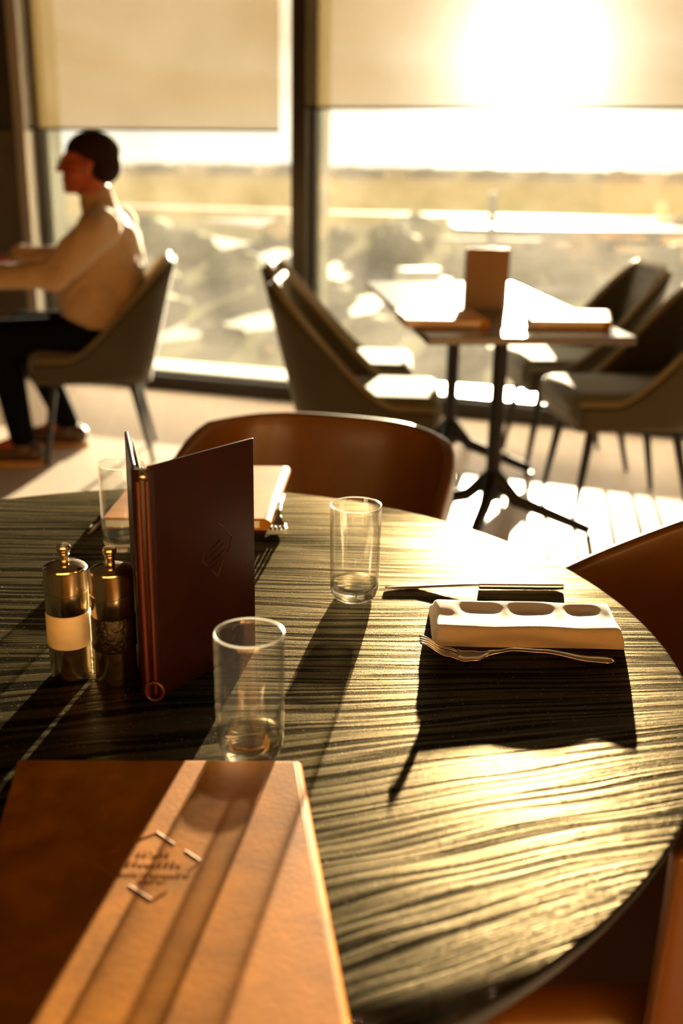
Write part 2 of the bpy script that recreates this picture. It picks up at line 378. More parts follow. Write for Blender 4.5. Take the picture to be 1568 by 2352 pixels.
# ================================================================ outside
def ground_mat():
    g = G('meadows_and_scrub'); co = g.n('ShaderNodeTexCoord').outputs['Object']
    y = g.n('ShaderNodeSeparateXYZ', {0: co}).outputs[1]
    n = g.n('ShaderNodeTexNoise', {'Vector': g.n('ShaderNodeMapping', {0: co, 'Scale': (.35, 1, 1)}).outputs[0], 'Scale': .012, 'Detail': 4.}).outputs[0]
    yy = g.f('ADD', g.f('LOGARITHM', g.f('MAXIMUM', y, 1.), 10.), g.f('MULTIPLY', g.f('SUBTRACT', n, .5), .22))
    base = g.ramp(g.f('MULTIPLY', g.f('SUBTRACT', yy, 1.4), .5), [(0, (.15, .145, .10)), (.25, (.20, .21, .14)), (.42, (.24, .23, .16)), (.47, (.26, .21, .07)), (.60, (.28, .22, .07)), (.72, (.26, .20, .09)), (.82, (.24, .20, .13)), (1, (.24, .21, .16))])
    n2 = g.n('ShaderNodeTexNoise', {'Vector': co, 'Scale': .12, 'Detail': 5.}).outputs[0]
    c = g.n('ShaderNodeMix', {0: 1., 6: base, 7: g.ramp(n2, [(.35, (.72, .75, .68)), (.65, (1.2, 1.15, 1.05))])}, data_type='RGBA', blend_type='MULTIPLY').outputs[2]
    return g.done(g.n('ShaderNodeBsdfPrincipled', {'Base Color': c, 'Roughness': 1., 'Specular IOR Level': .0}).outputs[0])
GZ = -9.0
bm = bmesh.new()
ys = [7, 20, 40, 70, 110, 160, 230, 330, 480, 700, 1100, 1800, 3200]
grid(bm, [[(-y * 1.3 - 40 + (2 * (y * 1.3 + 40)) * i / 12, y, GZ) for i in range(13)] for y in ys])
struct(obj('meadow_ground', bm, ground_mat(), smooth=False))
M['road'] = mat('pale_asphalt', (.34, .32, .29), .8, spec=.1, vary=.08, vscale=.2)
M['water'] = mat('still_water', (.75, .80, .82), .12, spec=1.0)
M['bush'] = mat('grey_green_foliage', (.25, .27, .17), .95, spec=.05, vary=.25, vscale=1.5)
M['tree'] = mat('hazed_tree_foliage', (.55, .50, .36), .95, vary=.3, vscale=.3)  # foliage paled so that the haze of distance is in its colour
M['white'] = mat('white_painted_roof', (.85, .84, .80), .5)
M['stone'] = mat('pale_concrete', (.50, .46, .38), .8, vary=.15, vscale=.5)
def ribbon(name, pts, wdt, mt, z):
    bm = bmesh.new(); L_, R_ = [], []
    for i, p in enumerate(pts):
        p = Vector(p); t = Vector(pts[min(i + 1, len(pts) - 1)]) - Vector(pts[max(i - 1, 0)]); t.normalize(); nn = Vector((-t.y, t.x))
        L_.append((*(p + nn * wdt / 2), z)); R_.append((*(p - nn * wdt / 2), z))
    grid(bm, [L_, R_]); return struct(obj(name, bm, mt, smooth=False))
ribbon('road', [(-80, 172), (-40, 165), (-26, 158), (-16, 140), (-6, 118), (2, 100), (9, 84)], 7, M['road'], GZ + .03)
ribbon('road', [(-60, 250), (0, 232), (60, 226), (140, 240)], 9, M['road'], GZ + .03)
ribbon('road', [(-14, 62), (-4, 72), (4, 84), (14, 92), (40, 96)], 5.5, M['road'], GZ + .04)
bm = bmesh.new(); prism(bm, [(-26, 193), (-20, 186), (-14, 176), (-7, 180), (-4, 192), (-8, 203), (-18, 204)], GZ, GZ + .06); struct(obj('pond', bm, M['water'], smooth=False))
def blob(bm, c, r, hz, seed):
    v = bmesh.ops.create_icosphere(bm, subdivisions=3, radius=1)['verts']
    for q in v:
        d = q.co.copy(); k = 1 + .45 * noise.noise(d * 2.1 + Vector((seed, 0, 0))) + .2 * noise.noise(d * 6 + Vector((0, seed, 0)))
        q.co = Vector((c[0] + d.x * r * k, c[1] + d.y * r * k, c[2] + max(-.9, d.z) * hz * k))
bushes = [(-22, 92, 4), (-15, 84, 3), (-10, 96, 3.5), (-17, 112, 4.5), (-24, 128, 5), (-6, 88, 2.6), (-12, 70, 2.4), (-19, 74, 3), (-7, 60, 1.8), (-30, 110, 5), (2, 62, 2.2), (8, 70, 2.8), (-1, 78, 2.4), (13, 66, 2.6), (6, 120, 4), (6, 138, 4.2), (-2, 130, 4), (34, 108, 4.2), (22, 84, 3), (32, 92, 3.4), (50, 122, 5), (10, 150, 4.6), (46, 150, 5), (-9, 146, 3.6)]
sides = ['by the curved road below the window', 'on the slope below the window', 'in the scrub beyond the far table']
for i, (x, y, r) in enumerate(bushes):
    bm = bmesh.new(); r *= .72; blob(bm, (x, y, GZ + r * .45), r, r * .6, i * 3.1)
    tag(obj('bush', bm, M['bush']), 'blurred grey-green bush on the scrubland outside the window', 'bush', 'bushes on the scrubland outside')
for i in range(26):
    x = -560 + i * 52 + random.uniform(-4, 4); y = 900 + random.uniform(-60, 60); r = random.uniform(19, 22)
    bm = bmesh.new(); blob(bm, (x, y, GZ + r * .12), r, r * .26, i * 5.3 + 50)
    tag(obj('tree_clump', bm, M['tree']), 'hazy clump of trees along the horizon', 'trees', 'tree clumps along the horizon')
# a post with a crossbar beside a low concrete building
t = thing('signal_mast', 'blurred upright mast with a crossbar beyond the far table', 'mast', (8.05, 60, GZ))
box('pole', (0, 0, 4.4), (.42, .42, 8.8), M['stone'], t, .03); box('crossbar', (0, 0, 6.2), (5.5, .3, .28), M['stone'], t, .03); box('footing', (0, 0, .2), (1.0, 1.0, .4), M['stone'], t, .05)
t = thing('storage_building', 'low pale building with a flat white roof outside the right window', 'building', (26, 128, GZ))
box('wall', (0, 0, 1.6), (26, 9, 3.2), M['stone'], t); box('roof', (0, 0, 3.35), (27, 10, .3), M['white'], t, .05)
for k in range(5): box('window', (-10 + k * 5, -4.53, 1.8), (1.6, .08, 1.1), M['alu'], t)
t = thing('parked_van', 'small white van parked on the road below the window', 'van', (6.5, 88, GZ + .04), radians(20))
bm = bmesh.new(); prism(bm, [(-2.3, -.9), (2.3, -.9), (2.3, .9), (-2.3, .9)], .35, 1.1); prism(bm, [(-2.3, -.85), (1.3, -.85), (1.3, .85), (-2.3, .85)], 1.1, 2.0); obj('body', bm, M['white'], t, bevel=.12)
for sx in (-1.5, 1.5):
    for sy in (-.82, .82):
        bm = bmesh.new(); tube(bm, [(sx, sy - .1, .35), (sx, sy + .1, .35)], .34, 16); obj('wheel', bm, M['black_metal'], t)

# ================================================================ round dining table
TC = (-.231, 1.014, 0); TR = .590
t = thing('round_dining_table', 'large round dining table with a black open-grain wooden top', 'table', TC)
bm = bmesh.new()
lathe(bm, mats=[0, 0, 0, 0, 1, 1, 1, 1, 1], n=128, prof=[(0, .75), (.15, .75), (.4, .75), (TR - .004, .75), (TR - .001, .7492), (TR, .747), (TR - .002, .742), (TR - .012, .722), (TR - .03, .716), (0, .716)])
obj('tabletop', bm, [M['table'], M['rim']], t, autos=30)
bm = bmesh.new(); lathe(bm, [(0, .716), (.16, .716), (.16, .704), (.045, .70), (.04, .66), (.04, .06), (.05, .03), (0, .03)], 40); obj('pedestal', bm, M['black_metal'], t)
bm = bmesh.new(); lathe(bm, [(0, .0), (.27, .0), (.27, .008), (.24, .02), (.06, .035), (0, .035)], 64); obj('base_plate', bm, M['black_metal'], t)

# ---- tumblers
def tumbler(loc, label):
    t = thing('tumbler', label, 'glass', loc, 0, None)
    R = .0305; bm = bmesh.new(); n = 72
    prof = [(0, .0015), (.018, .0005), (.0215, .0), (.0245, .0022), (.0272, .0065), (.0288, .012), (.0294, .018), (.0300, .05), (R, .112), (R - .0002, .1175), (R - .0008, .1184), (R - .0015, .1176), (R - .0016, .112), (.0284, .05), (.0277, .022), (.0262, .0165), (.022, .0128), (.012, .0118), (0, .0125)]
    mats = [1] * 6 + [0] * 7 + [0] + [1] * 5
    mats = [1 if k < 6 or k >= 14 else 0 for k in range(len(prof) - 1)]
    lathe(bm, prof, n, mats=mats)
    obj('glass_body', bm, [M['glass'], M['gbase']], t, autos=60)
    bm = bmesh.new(); tube(bm, [((R - .0008) * cos(a * 2 * pi / 72), (R - .0008) * sin(a * 2 * pi / 72), .1180) for a in range(72)], .0010, 8, closed=True)
    obj('rim', bm, M['rimglass'], t)
    return t
tumbler((.017, 1.168, .75), 'empty clear tumbler standing left of the folded napkin')
tumbler((-.077, .812, .75), 'empty clear tumbler behind the far edge of the front leather menu')
tumbler((-.292, 1.326, .75), 'clear tumbler half hidden behind the upright open menu')

# ---- mills
def mill(loc, label, kind):
    t = thing('salt_mill' if kind == 'salt' else 'pepper_mill', label, 'salt mill' if kind == 'salt' else 'pepper mill', loc)
    r = .0215
    bm = bmesh.new(); lathe(bm, [(0, 0), (r - .0015, 0), (r - .0005, .001), (r - .0005, .036), (r - .003, .0365), (0, .0365)], 64); obj('base', bm, M['brushed'], t)
    bm = bmesh.new(); lathe(bm, [(0, .0365), (r - .0002, .0365), (r + .0006, .038), (r + .0006, .070), (r - .0002, .0715), (0, .0715)], 64); obj('container', bm, M['salt'] if kind == 'salt' else M['pepper'], t)
    bm = bmesh.new(); lathe(bm, [(0, .0715), (r - .0005, .0715), (r, .0725), (r, .0930), (r - .0012, .0936), (r - .0012, .0946), (r, .0952), (r, .1165), (r - .0015, .1178), (0, .1178)], 64); obj('head', bm, M['brushed'], t)
    bm = bmesh.new(); lathe(bm, [(r - .0008, .1172), (r - .001, .1185), (r - .006, .1215), (r - .013, .1232), (0, .1235)], 64); obj('cap', bm, M['steel'], t)
    bm = bmesh.new(); lathe(bm, [(0, .123), (.0045, .123), (.0045, .129), (.0052, .1295), (.0052, .131), (.0046, .1315), (.0054, .133), (.0066, .1345), (.0070, .139), (.0062, .1408), (0, .1412)], 32); obj('knob', bm, M['brushed'], t)
    return t
mill((-.2715, .957, .75), 'steel salt mill with a white salt window, left of the pepper mill', 'salt')
mill((-.2250, .951, .75), 'steel pepper mill with a dark peppercorn window, beside the upright menu', 'pepper')

# ---- menus
def slab(bm, p0, p1, z0, z1, th):
    p0 = Vector((*p0, 0)); p1 = Vector((*p1, 0)); d = (p1 - p0); n_ = Vector((-d.y, d.x, 0)).normalized() * th / 2
    a = [p0 - n_, p1 - n_, p1 + n_, p0 + n_]
    prism(bm, [(v.x, v.y) for v in a], z0, z1)
t = thing('standing_menu', 'dark leather menu standing half open on the black table behind the pepper mill', 'menu', (-.181, .912, .75))
RC0, RC1 = (.004, .0), (.090, .110); LC0, LC1 = (-.010, .006), (-.041, .128)
bm = bmesh.new(); slab(bm, RC0, RC1, 0, .235, .0035); obj('front_cover', bm, M['leather_dark'], t, bevel=.0012)
bm = bmesh.new(); slab(bm, LC0, LC1, 0, .235, .0035); obj('back_cover', bm, M['leather_dark'], t, bevel=.0012)
bm = bmesh.new(); prism(bm, [(-.0125, .004), (-.010, -.001), (-.003, -.0035), (.004, -.002), (.0085, .002), (.0085, .007), (-.003, .006), (-.008, .008)], .0, .232); obj('spine', bm, M['leather_dark'], t, bevel=.001)
bm = bmesh.new(); slab(bm, (.006, .008), (.086, .110), .006, .228, .0010); slab(bm, (-.004, .010), (-.034, .126), .006, .228, .0010); obj('inner_pages', bm, M['page'], t, smooth=False)
bm = bmesh.new(); tube(bm, [(-.004, -.0045, .002), (-.0045, -.0047, .1), (-.0045, -.0047, .222)], .0022, 10); tube(bm, [(.0035, -.004, .006), (.0035, -.004, .1), (.0035, -.004, .222)], .0018, 10); obj('elastic_cord', bm, M['leather_red'], t)
bm = bmesh.new(); v = bmesh.ops.create_icosphere(bm, subdivisions=3, radius=.0036)['verts']; bmesh.ops.transform(bm, matrix=Matrix.Translation((0, -.0055, .2265)) @ Matrix.Diagonal((1, .6, 1, 1)), verts=v); obj('stud', bm, M['brushed'], t)
bm = bmesh.new(); tube(bm, [(.003 + .0085 * cos(a), -.008, .0105 + .0095 * sin(a)) for a in [2 * pi * k / 28 for k in range(28)]], .0016, 8, closed=True); obj('cord_loop', bm, M['leather_red'], t)
# pressed emblem on the cover: broken hexagon lines, u along the cover and v up, in metres from the emblem centre
bm = bmesh.new(); d = (Vector((*RC1, 0)) - Vector((*RC0, 0))); Lc = d.length; d.normalize(); nrm = Vector((d.y, -d.x, 0))
def on_cover(u, v): return Vector((*RC0, 0)) + d * (Lc * .60 + u) + nrm * .0019 + Vector((0, 0, .128 + v))
for a, b in [((.002, .030), (.011, .023)), ((.015, .017), (.022, .011)), ((.022, .011), (.019, .000)), ((.019, .0), (.014, -.005)), ((-.020, -.004), (-.013, -.011)), ((-.012, -.011), (.012, .000)), ((-.008, -.016), (.008, -.008)), ((-.008, -.016), (.0, -.026)), ((.0, -.026), (.009, -.010)), ((-.017, .006), (-.020, -.004)), ((-.010, .004), (.006, .012)), ((-.008, -.002), (.010, .007))]:
    tube(bm, [on_cover(*a), on_cover(*b)], .0006, 6)
obj('pressed_emblem', bm, M['emboss_dark'], t)

def lying_menu(name, corners, z0, z1, label, mt, spine_edge=1, parts=True):
    cx = sum(p[0] for p in corners) / 4; cy = sum(p[1] for p in corners) / 4
    t = thing(name, label, 'menu', (cx, cy, z0)); pl = [(x - cx, y - cy) for x, y in corners]; h = z1 - z0; th = h * .2
    bm = bmesh.new(); prism(bm, pl, h - th, h); obj('front_cover', bm, mt, t, bevel=th * .45)
    bm = bmesh.new(); prism(bm, pl, 0, th); obj('back_cover', bm, mt, t, bevel=th * .45)
    bm = bmesh.new(); prism(bm, [(x * .965, y * .975) for x, y in pl], th, h - th); obj('inner_pages', bm, M['page'], t, smooth=False)
    a, b = pl[spine_edge], pl[(spine_edge + 1) % 4]
    bm = bmesh.new(); tube(bm, [(a[0], a[1], h / 2), (b[0], b[1], h / 2)], h / 2 * .98, 16); obj('spine', bm, mt, t)
    return t
FM = [(-.272, .776), (-.036, .781), (.010, .462), (-.226, .457)]
t = lying_menu('leather_menu', FM, .7502, .7625, 'tan leather menu lying closed in the foreground with a pressed emblem', M['leather'])
cx = sum(p[0] for p in FM) / 4; cy = sum(p[1] for p in FM) / 4
def bar(bm, a, b, r, z=.0123, fl=.45):
    bm2 = len(bm.verts); tube(bm, [(a[0] - cx, a[1] - cy, z), (b[0] - cx, b[1] - cy, z)], r, 8)
bm = bmesh.new()
for a, b in [((-.1366, .6781), (-.1211, .664)), ((-.1366, .6781), (-.1518, .6669)), ((-.1118, .6564), (-.099, .645)), ((-.175, .6394), (-.1568, .6238)), ((-.1456, .616), (-.127, .6013)), ((-.1689, .6507), (-.1593, .6587)), ((-.099, .645), (-.106, .634)), ((-.118, .611), (-.127, .6013))]:
    bar(bm, a, b, .0006, .0121)
obj('pressed_emblem', bm, M['emboss'], t)
bm = bmesh.new(); rr = random.Random(3)
for x0, x1, y, cw in ((-.1465, -.1241, .6517, .0042), (-.1613, -.1143, .6410, .0046), (-.1548, -.1062, .6288, .0034), (-.140, -.1192, .6220, .003)):
    x = x0
    while x < x1:                                   # small rounded, unreadable pressed characters
        hw = cw * .32; hh = cw * .5; k = rr.randint(0, 3)
        if k == 0: pts = [(x + hw + hw * cos(a), y + hh * sin(a)) for a in [2 * pi * j / 10 for j in range(11)]]
        elif k == 1: pts = [(x + hw + hw * cos(a), y + hh * sin(a)) for a in [.8 + (2 * pi - 1.6) * j / 8 for j in range(9)]]
        elif k == 2: pts = [(x, y - hh), (x, y + hh), (x + hw * 2, y + hh), (x + hw * 2, y - hh)]
        else: pts = [(x, y + hh), (x, y - hh), (x + hw * 2, y - hh)]
        tube(bm, [(px - cx, py - cy, .0123) for px, py in pts], .00038, 6); x += cw
obj('pressed_lettering', bm, M['emboss'], t)
lying_menu('leather_menu', [(-.325, 1.668), (-.095, 1.676), (-.108, 1.402), (-.338, 1.394)], .7502, .768, 'leather menu lying at the far side of the round table behind the upright menu', M['leather'])

# ---- napkin
t = thing('folded_napkin', 'white cotton napkin folded into a rectangle between the knife and fork', 'napkin', (.209, 1.081, .75), radians(-1.2))
def napkin(wd, dp, h, y0=0, x0=0, z0=0, wav=1):
    bm = bmesh.new(); nx, ny = 66, 44; top = []
    W2 = wd / 2
    def hh(x, y):
        e = 1.0
        dx = (W2 - abs(x)) ; dy = min(y + dp / 2, dp / 2 - y)
        r = h * .5
        kx = min(1, max(0, dx / .006)); ky = min(1, max(0, dy / r))
        e *= sqrt(max(0, 1 - (1 - ky) ** 2)) * (.55 + .45 * sqrt(max(0, 1 - (1 - kx) ** 2)))
        z = h * e
        if wav:
            yy = (y + dp / 2) / dp
            for cxx, wdd, dep in ((-.050, .021, .0050), (.008, .021, .0054), (.066, .017, .0040)):
                z -= dep * math.exp(-abs((x - cxx) / wdd) ** 3.4) * math.exp(-((yy - .66) / .13) ** 2)
            z += .0007 * sin(x * 60 + 1) * math.exp(-((yy - .12) / .1) ** 2) + .0010 * noise.noise(Vector((x * 28, y * 34, 0)))
            z -= .0016 * math.exp(-((yy - .42) / .2) ** 2)
        return max(z, .0004)
    rows = []
    for j in range(ny + 1):
        v = j / ny; v = .5 - .5 * cos(pi * v) if True else v
        y = -dp / 2 + dp * v
        row = []
        for i in range(nx + 1):
            u = i / nx; u = u * .8 + .2 * (.5 - .5 * cos(pi * u)); x = -W2 + wd * u
            ex = .0015 * noise.noise(Vector((y * 30, 3, 0))) if i in (0, nx) else 0
            row.append((x + x0 + ex, y + y0 + .0016 * sin(x * 22) * (1 - v), z0 + hh(x, y)))
        rows.append(row)
    V = grid(bm, rows)
    border = [V[0][i] for i in range(nx + 1)] + [V[j][nx] for j in range(1, ny + 1)] + [V[ny][i] for i in range(nx - 1, -1, -1)] + [V[j][0] for j in range(ny - 1, 0, -1)]
    low = [bm.verts.new((b.co.x, b.co.y, z0)) for b in border]
    n = len(border)
    for i in range(n): bm.faces.new((border[i], low[i], low[(i + 1) % n], border[(i + 1) % n]))
    bm.faces.new(low)
    return bm
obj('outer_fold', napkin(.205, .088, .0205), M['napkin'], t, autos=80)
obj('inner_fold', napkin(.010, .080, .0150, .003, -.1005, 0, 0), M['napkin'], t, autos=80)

# ---- forks and knives
def lerp(t_, tab):
    for (a, b), (c, d_) in zip(tab, tab[1:]):
        if t_ <= c:
            k = (t_ - a) / (c - a); k = k * k * (3 - 2 * k); return b + (d_ - b) * k
    return tab[-1][1]
ZT = [(0, .0040), (.02, .0048), (.075, .0125), (.105, .0135), (.125, .0100), (.145, .0035), (.158, .0026), (.175, .0080), (.205, .0225)]
WT = [(0, .0040), (.006, .0068), (.03, .0060), (.08, .0036), (.118, .0028), (.132, .0050), (.146, .0112), (.160, .0122), (.205, .0118)]
def fork(loc, rz, label):
    t = thing('dinner_fork', label, 'fork', loc, rz)
    bm = bmesh.new(); rows = []
    for i in range(57):
        x = .164 * i / 56; w_ = lerp(x, WT); z = lerp(x, ZT)
        cup = .0022 * max(0, min(1, (x - .128) / .02)); hb = .0010 * (1 - max(0, min(1, (x - .118) / .02)))
        rows.append([(x, w_ * k / 4, z + cup * (k / 4) ** 2 + hb * (1 - (k / 4) ** 2)) for k in range(-4, 5)])
    grid(bm, rows); o = obj('handle_and_neck', bm, M['steel'], t, solid=.0022, off=0)
    for k in range(4):
        yc = -.00925 + k * .00617; bm = bmesh.new(); rows = []
        for i in range(15):
            x = .160 + .045 * i / 14; z = lerp(x, ZT); hw = .0022 * (1 - .45 * (i / 14)); yk = yc * (1 - .05 * i / 14)
            cup = .0022 * ((yc / .0122) ** 2) * (1 - i / 14)
            rows.append([(x, yk - hw, z + cup), (x, yk, z + cup + .0003), (x, yk + hw, z + cup)])
        grid(bm, rows); obj('tine', bm, M['steel'], t, solid=.0017, off=0)
    return t
fork((.290, 1.000, .75), radians(178.5), 'steel fork lying in front of the folded napkin, tines to the left')
fork((-.0965, 1.560, .75), radians(-87.5), 'steel fork beside the far menu, its tines pointing to the front')
def knife(loc, rz, label):
    t = thing('dinner_knife', label, 'knife', loc, rz)
    bm = bmesh.new(); rows = []
    for i in range(13):
        x = .105 * i / 12; w_ = .0058 - .0006 * i / 12; h_ = .0044
        if i == 0: w_ *= .8; h_ *= .85
        rows.append([(x, w_ * cos(a) * (1 if abs(cos(a)) < .8 else 1), .0048 + h_ * max(-.9, min(.9, 1.25 * sin(a)))) for a in [2 * pi * k / 16 for k in range(16)]])
    V = grid(bm, rows, close=True); bm.faces.new(V[0][::-1]); bm.faces.new(V[-1]); obj('handle', bm, M['steel'], t)
    bm = bmesh.new(); rows = []
    for i in range(25):
        u = i / 24; x = .100 + .122 * u
        lo = -.004 - .0065 * min(1, u * 5) ** .7 + .0115 * max(0, (u - .55) / .45) ** 2.2; hi = .0045 + .0003 * u
        if u > .96: hi -= .002 * (u - .96) / .04
        z = .0062 - .0045 * min(1, u * 1.5)
        rows.append([(x, lo, z - .0002), (x, (lo + hi) / 2, z), (x, hi, z + .0004)])
    grid(bm, rows); obj('blade', bm, M['steel'], t, solid=.0013, off=0)
    return t
knife((.277, 1.204, .75), radians(181.5), 'steel knife lying behind the folded napkin, blade to the left')
knife((-.318, 1.590, .75), radians(-99.5), 'steel knife with its tip showing left of the half-hidden tumbler')

# ================================================================ chairs
def shell_rows(w_, xf, xb, rc, zb, zprof, lean, ns=60, nz=9, taper=.9):
    path = []
    def seg(a, b, n):
        for i in range(n): path.append((a[0] + (b[0] - a[0]) * i / n, a[1] + (b[1] - a[1]) * i / n))
    seg((xf, -w_), (xb + rc, -w_), 18)
    for i in range(10): a = -pi / 2 - (pi / 2) * i / 10; path.append((xb + rc + rc * cos(a), -w_ + rc + rc * sin(a)))
    seg((xb, -w_ + rc), (xb, w_ - rc), 10)
    for i in range(10): a = pi - (pi / 2) * i / 10; path.append((xb + rc + rc * cos(a), w_ - rc + rc * sin(a)))
    seg((xb + rc, w_), (xf, w_), 18); path.append((xf, w_))
    rows = []
    for j in range(nz + 1):
        row = []
        for x, y in path:
            bk = max(0, min(1, (xf - x) / (xf - xb))); zt = zprof(bk, y / w_); z = zb + (zt - zb) * j / nz
            tp = taper + (1 - taper) * min(1, (z - zb) / .2)
            row.append((x - lean * bk ** 1.3 * (z - zb) / .5, y * tp, z))
        rows.append(row)
    return rows
def sprof(pts):
    def f(b, yy=0):
        return lerp(b, pts)
    return f
far_prof = lambda b, yy: .445 + .41 * max(0, (b - .30) / .70) ** 1.55 + (.0 if b < .99 else 0)
def far_chair(loc, rz, label):
    t = thing('upholstered_chair', label, 'chair', loc, rz, 'grey-green upholstered chairs by the windows')
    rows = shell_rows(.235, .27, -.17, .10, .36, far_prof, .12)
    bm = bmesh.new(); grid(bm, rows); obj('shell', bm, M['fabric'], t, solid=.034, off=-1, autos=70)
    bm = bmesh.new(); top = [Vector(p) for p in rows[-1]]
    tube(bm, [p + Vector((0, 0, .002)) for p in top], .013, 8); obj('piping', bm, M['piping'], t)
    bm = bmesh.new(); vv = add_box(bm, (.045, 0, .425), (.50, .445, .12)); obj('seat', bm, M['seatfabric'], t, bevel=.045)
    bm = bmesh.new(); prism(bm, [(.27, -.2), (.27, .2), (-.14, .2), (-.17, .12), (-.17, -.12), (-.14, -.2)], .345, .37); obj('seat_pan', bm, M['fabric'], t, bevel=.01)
    for sx in (-1, 1):
        for sy in (-1, 1):
            x0, y0 = (.20, .17) if sx > 0 else (-.12, .15); x1, y1 = (.25, .20) if sx > 0 else (-.20, .19)
            bm = bmesh.new(); tube(bm, [(x0, sy * y0, .36), (x1, sy * y1, .0)], [.019, .0095], 10); obj('leg', bm, M['black_metal'], t)
    return t
c0 = far_chair((.055, 3.74, 0), radians(-3), 'grey-green chair on the near left of the far table')
dup(c0, (-.01, 4.36, 0), radians(-3), 'grey-green chair on the far left of the far table, mostly behind its neighbour')
dup(c0, (1.08, 3.87, 0), radians(186), 'grey-green chair on the near right of the far table, cut by the right edge')
dup(c0, (1.01, 4.52, 0), radians(186), 'grey-green chair on the far right of the far table, nearest the window')
dup(c0, (-1.045, 4.52, 0), radians(189), 'grey-green chair with the person in the cream shirt sitting on it')

def tub_chair(loc, rz, label, w_=.235, xf=.16, p0=.665, b0=.25, sx_=.44, top=.805):
    t = thing('leather_tub_chair', label, 'chair', loc, rz)
    prof = lambda b, yy: p0 + (top - p0) * (max(0, min(1, (b - b0) / .5)) ** .8) + .012 * (1 - yy * yy)
    rows = shell_rows(w_, xf, -.22, .17, .42, prof, .10, taper=.86 if w_ < .27 else .97)
    bm = bmesh.new(); grid(bm, rows); obj('shell', bm, M['chairleather'], t, solid=.022, off=-1, autos=70, bevel=.008)
    bm = bmesh.new(); add_box(bm, (-.19 + sx_ / 2, 0, .43), (sx_, w_ * 2 - .07, .085)); obj('seat', bm, M['chairleather'], t, bevel=.035)
    for sx in (-1, 1):
        for sy in (-1, 1):
            bm = bmesh.new(); tube(bm, [(sx * .15, sy * .14, .41), (sx * .21, sy * .20, 0)], [.016, .010], 10); obj('leg', bm, M['black_metal'], t)
    return t
k0 = tub_chair((-.085, 1.925, 0), radians(-106), 'tan leather tub chair at the far side of the round table behind the upright menu', .265, .17, .60, .25, .46, .722)
tub_chair((.46, 1.065, 0), radians(184), 'tan leather tub chair at the right of the round table behind the napkin', .275, .19, .69, .02, .52)

# ================================================================ far tables
def two_top(loc, rz, label, lx, ly, posts):
    t = thing('rectangular_dining_table', label, 'table', loc, rz)
    box('tabletop', (0, 0, .737), (lx, ly, .026), M['darktop'], t, .004)
    for py in posts:
        bm = bmesh.new(); tube(bm, [(0, py, .725), (0, py, .10)], .026, 20); lathe(bm, [(0, .725), (.12, .725), (.12, .715), (0, .715)], 24, (0, py, 0)); o = obj('pedestal', bm, M['black_metal'], t)
        for k in range(4):
            a = radians(-26 + 90 * k) ; bm = bmesh.new()
            tube(bm, [(.0, py, .20), (.09 * cos(a), py + .09 * sin(a), .11), (.36 * cos(a), py + .36 * sin(a), .030)], [.030, .026, .018], 10)
            tube(bm, [(.355 * cos(a), py + .355 * sin(a), .018), (.355 * cos(a), py + .355 * sin(a), 0)], .014, 10); obj('base_arm', bm, M['black_metal'], t)
    return t
two_top((.500, 3.985, 0), radians(6), 'long dark dining table by the window with menus standing on it', .66, 1.54, (-.385, .40))
two_top((-1.95, 4.42, 0), radians(6), 'dark dining table at the left edge in front of the seated person', .70, .70, (0,))
t = thing('standing_menu', 'upright brown menu block standing on the far table', 'menu', (.512, 3.85, .75), radians(3))
bm = bmesh.new(); slab(bm, (-.078, 0), (.078, 0), 0, .215, .004); obj('front_cover', bm, M['leather_block'], t, bevel=.001)
bm = bmesh.new(); slab(bm, (-.078, .05), (.078, .05), 0, .215, .004); obj('back_cover', bm, M['leather_block'], t, bevel=.001)
bm = bmesh.new(); slab(bm, (-.076, .0), (-.076, .05), 0, .213, .004); obj('spine', bm, M['leather_block'], t, bevel=.001)
lying_menu('leather_menu', [(.168, 3.60), (.43, 3.62), (.45, 3.375), (.195, 3.355)], .7502, .778, 'closed menu lying on the left half of the far table', M['leather'])
lying_menu('leather_menu', [(.62, 3.66), (.905, 3.66), (.85, 3.40), (.60, 3.39)], .7502, .778, 'closed menu lying on the right half of the far table', M['leather'])
tumbler((.612, 3.42, .75), 'tumbler on the far table between its standing menu and right menu')
tumbler((.53, 3.33, .75), 'tumbler in front of the standing menu on the far table')

# ================================================================ seated person
def capsule(bm, p0, p1, r0, r1, flat=None, n=18):
    p0, p1 = Vector(p0), Vector(p1); ax = (p1 - p0); Ld = ax.length or 1e-6; ax.normalize()
    a = Vector((0, 1, 0)) if abs(ax.y) < .9 else Vector((1, 0, 0)); u = (a - ax * a.dot(ax)).normalized(); v = ax.cross(u)
    f1, f2 = flat or (1, 1); rows = []
    st = [(-1, 0)] ; seq = []
    for k in range(1, 7): th = pi / 2 * k / 6; seq.append((p0 - ax * r0 * cos(th), r0 * sin(th)))
    for k in range(1, 7): seq.append((p0 + ax * Ld * k / 6, r0 + (r1 - r0) * k / 6))
    for k in range(1, 6): th = pi / 2 * k / 6; seq.append((p1 + ax * r1 * sin(th), r1 * cos(th)))
    rings = [[bm.verts.new(c + (u * cos(2 * pi * i / n) * f1 + v * sin(2 * pi * i / n) * f2) * r) for i in range(n)] for c, r in seq]
    for A, B in zip(rings, rings[1:]):
        for i in range(n): bm.faces.new((A[i], A[(i + 1) % n], B[(i + 1) % n], B[i]))
    bm.faces.new(rings[0][::-1]); bm.faces.new(rings[-1])
def ell(bm, c, s, ry=0):
    v = bmesh.ops.create_uvsphere(bm, u_segments=28, v_segments=18, radius=1)['verts']
    bmesh.ops.transform(bm, matrix=Matrix.Translation(c) @ Matrix.Rotation(ry, 4, 'Y') @ Matrix.Diagonal((*s, 1)), verts=v)
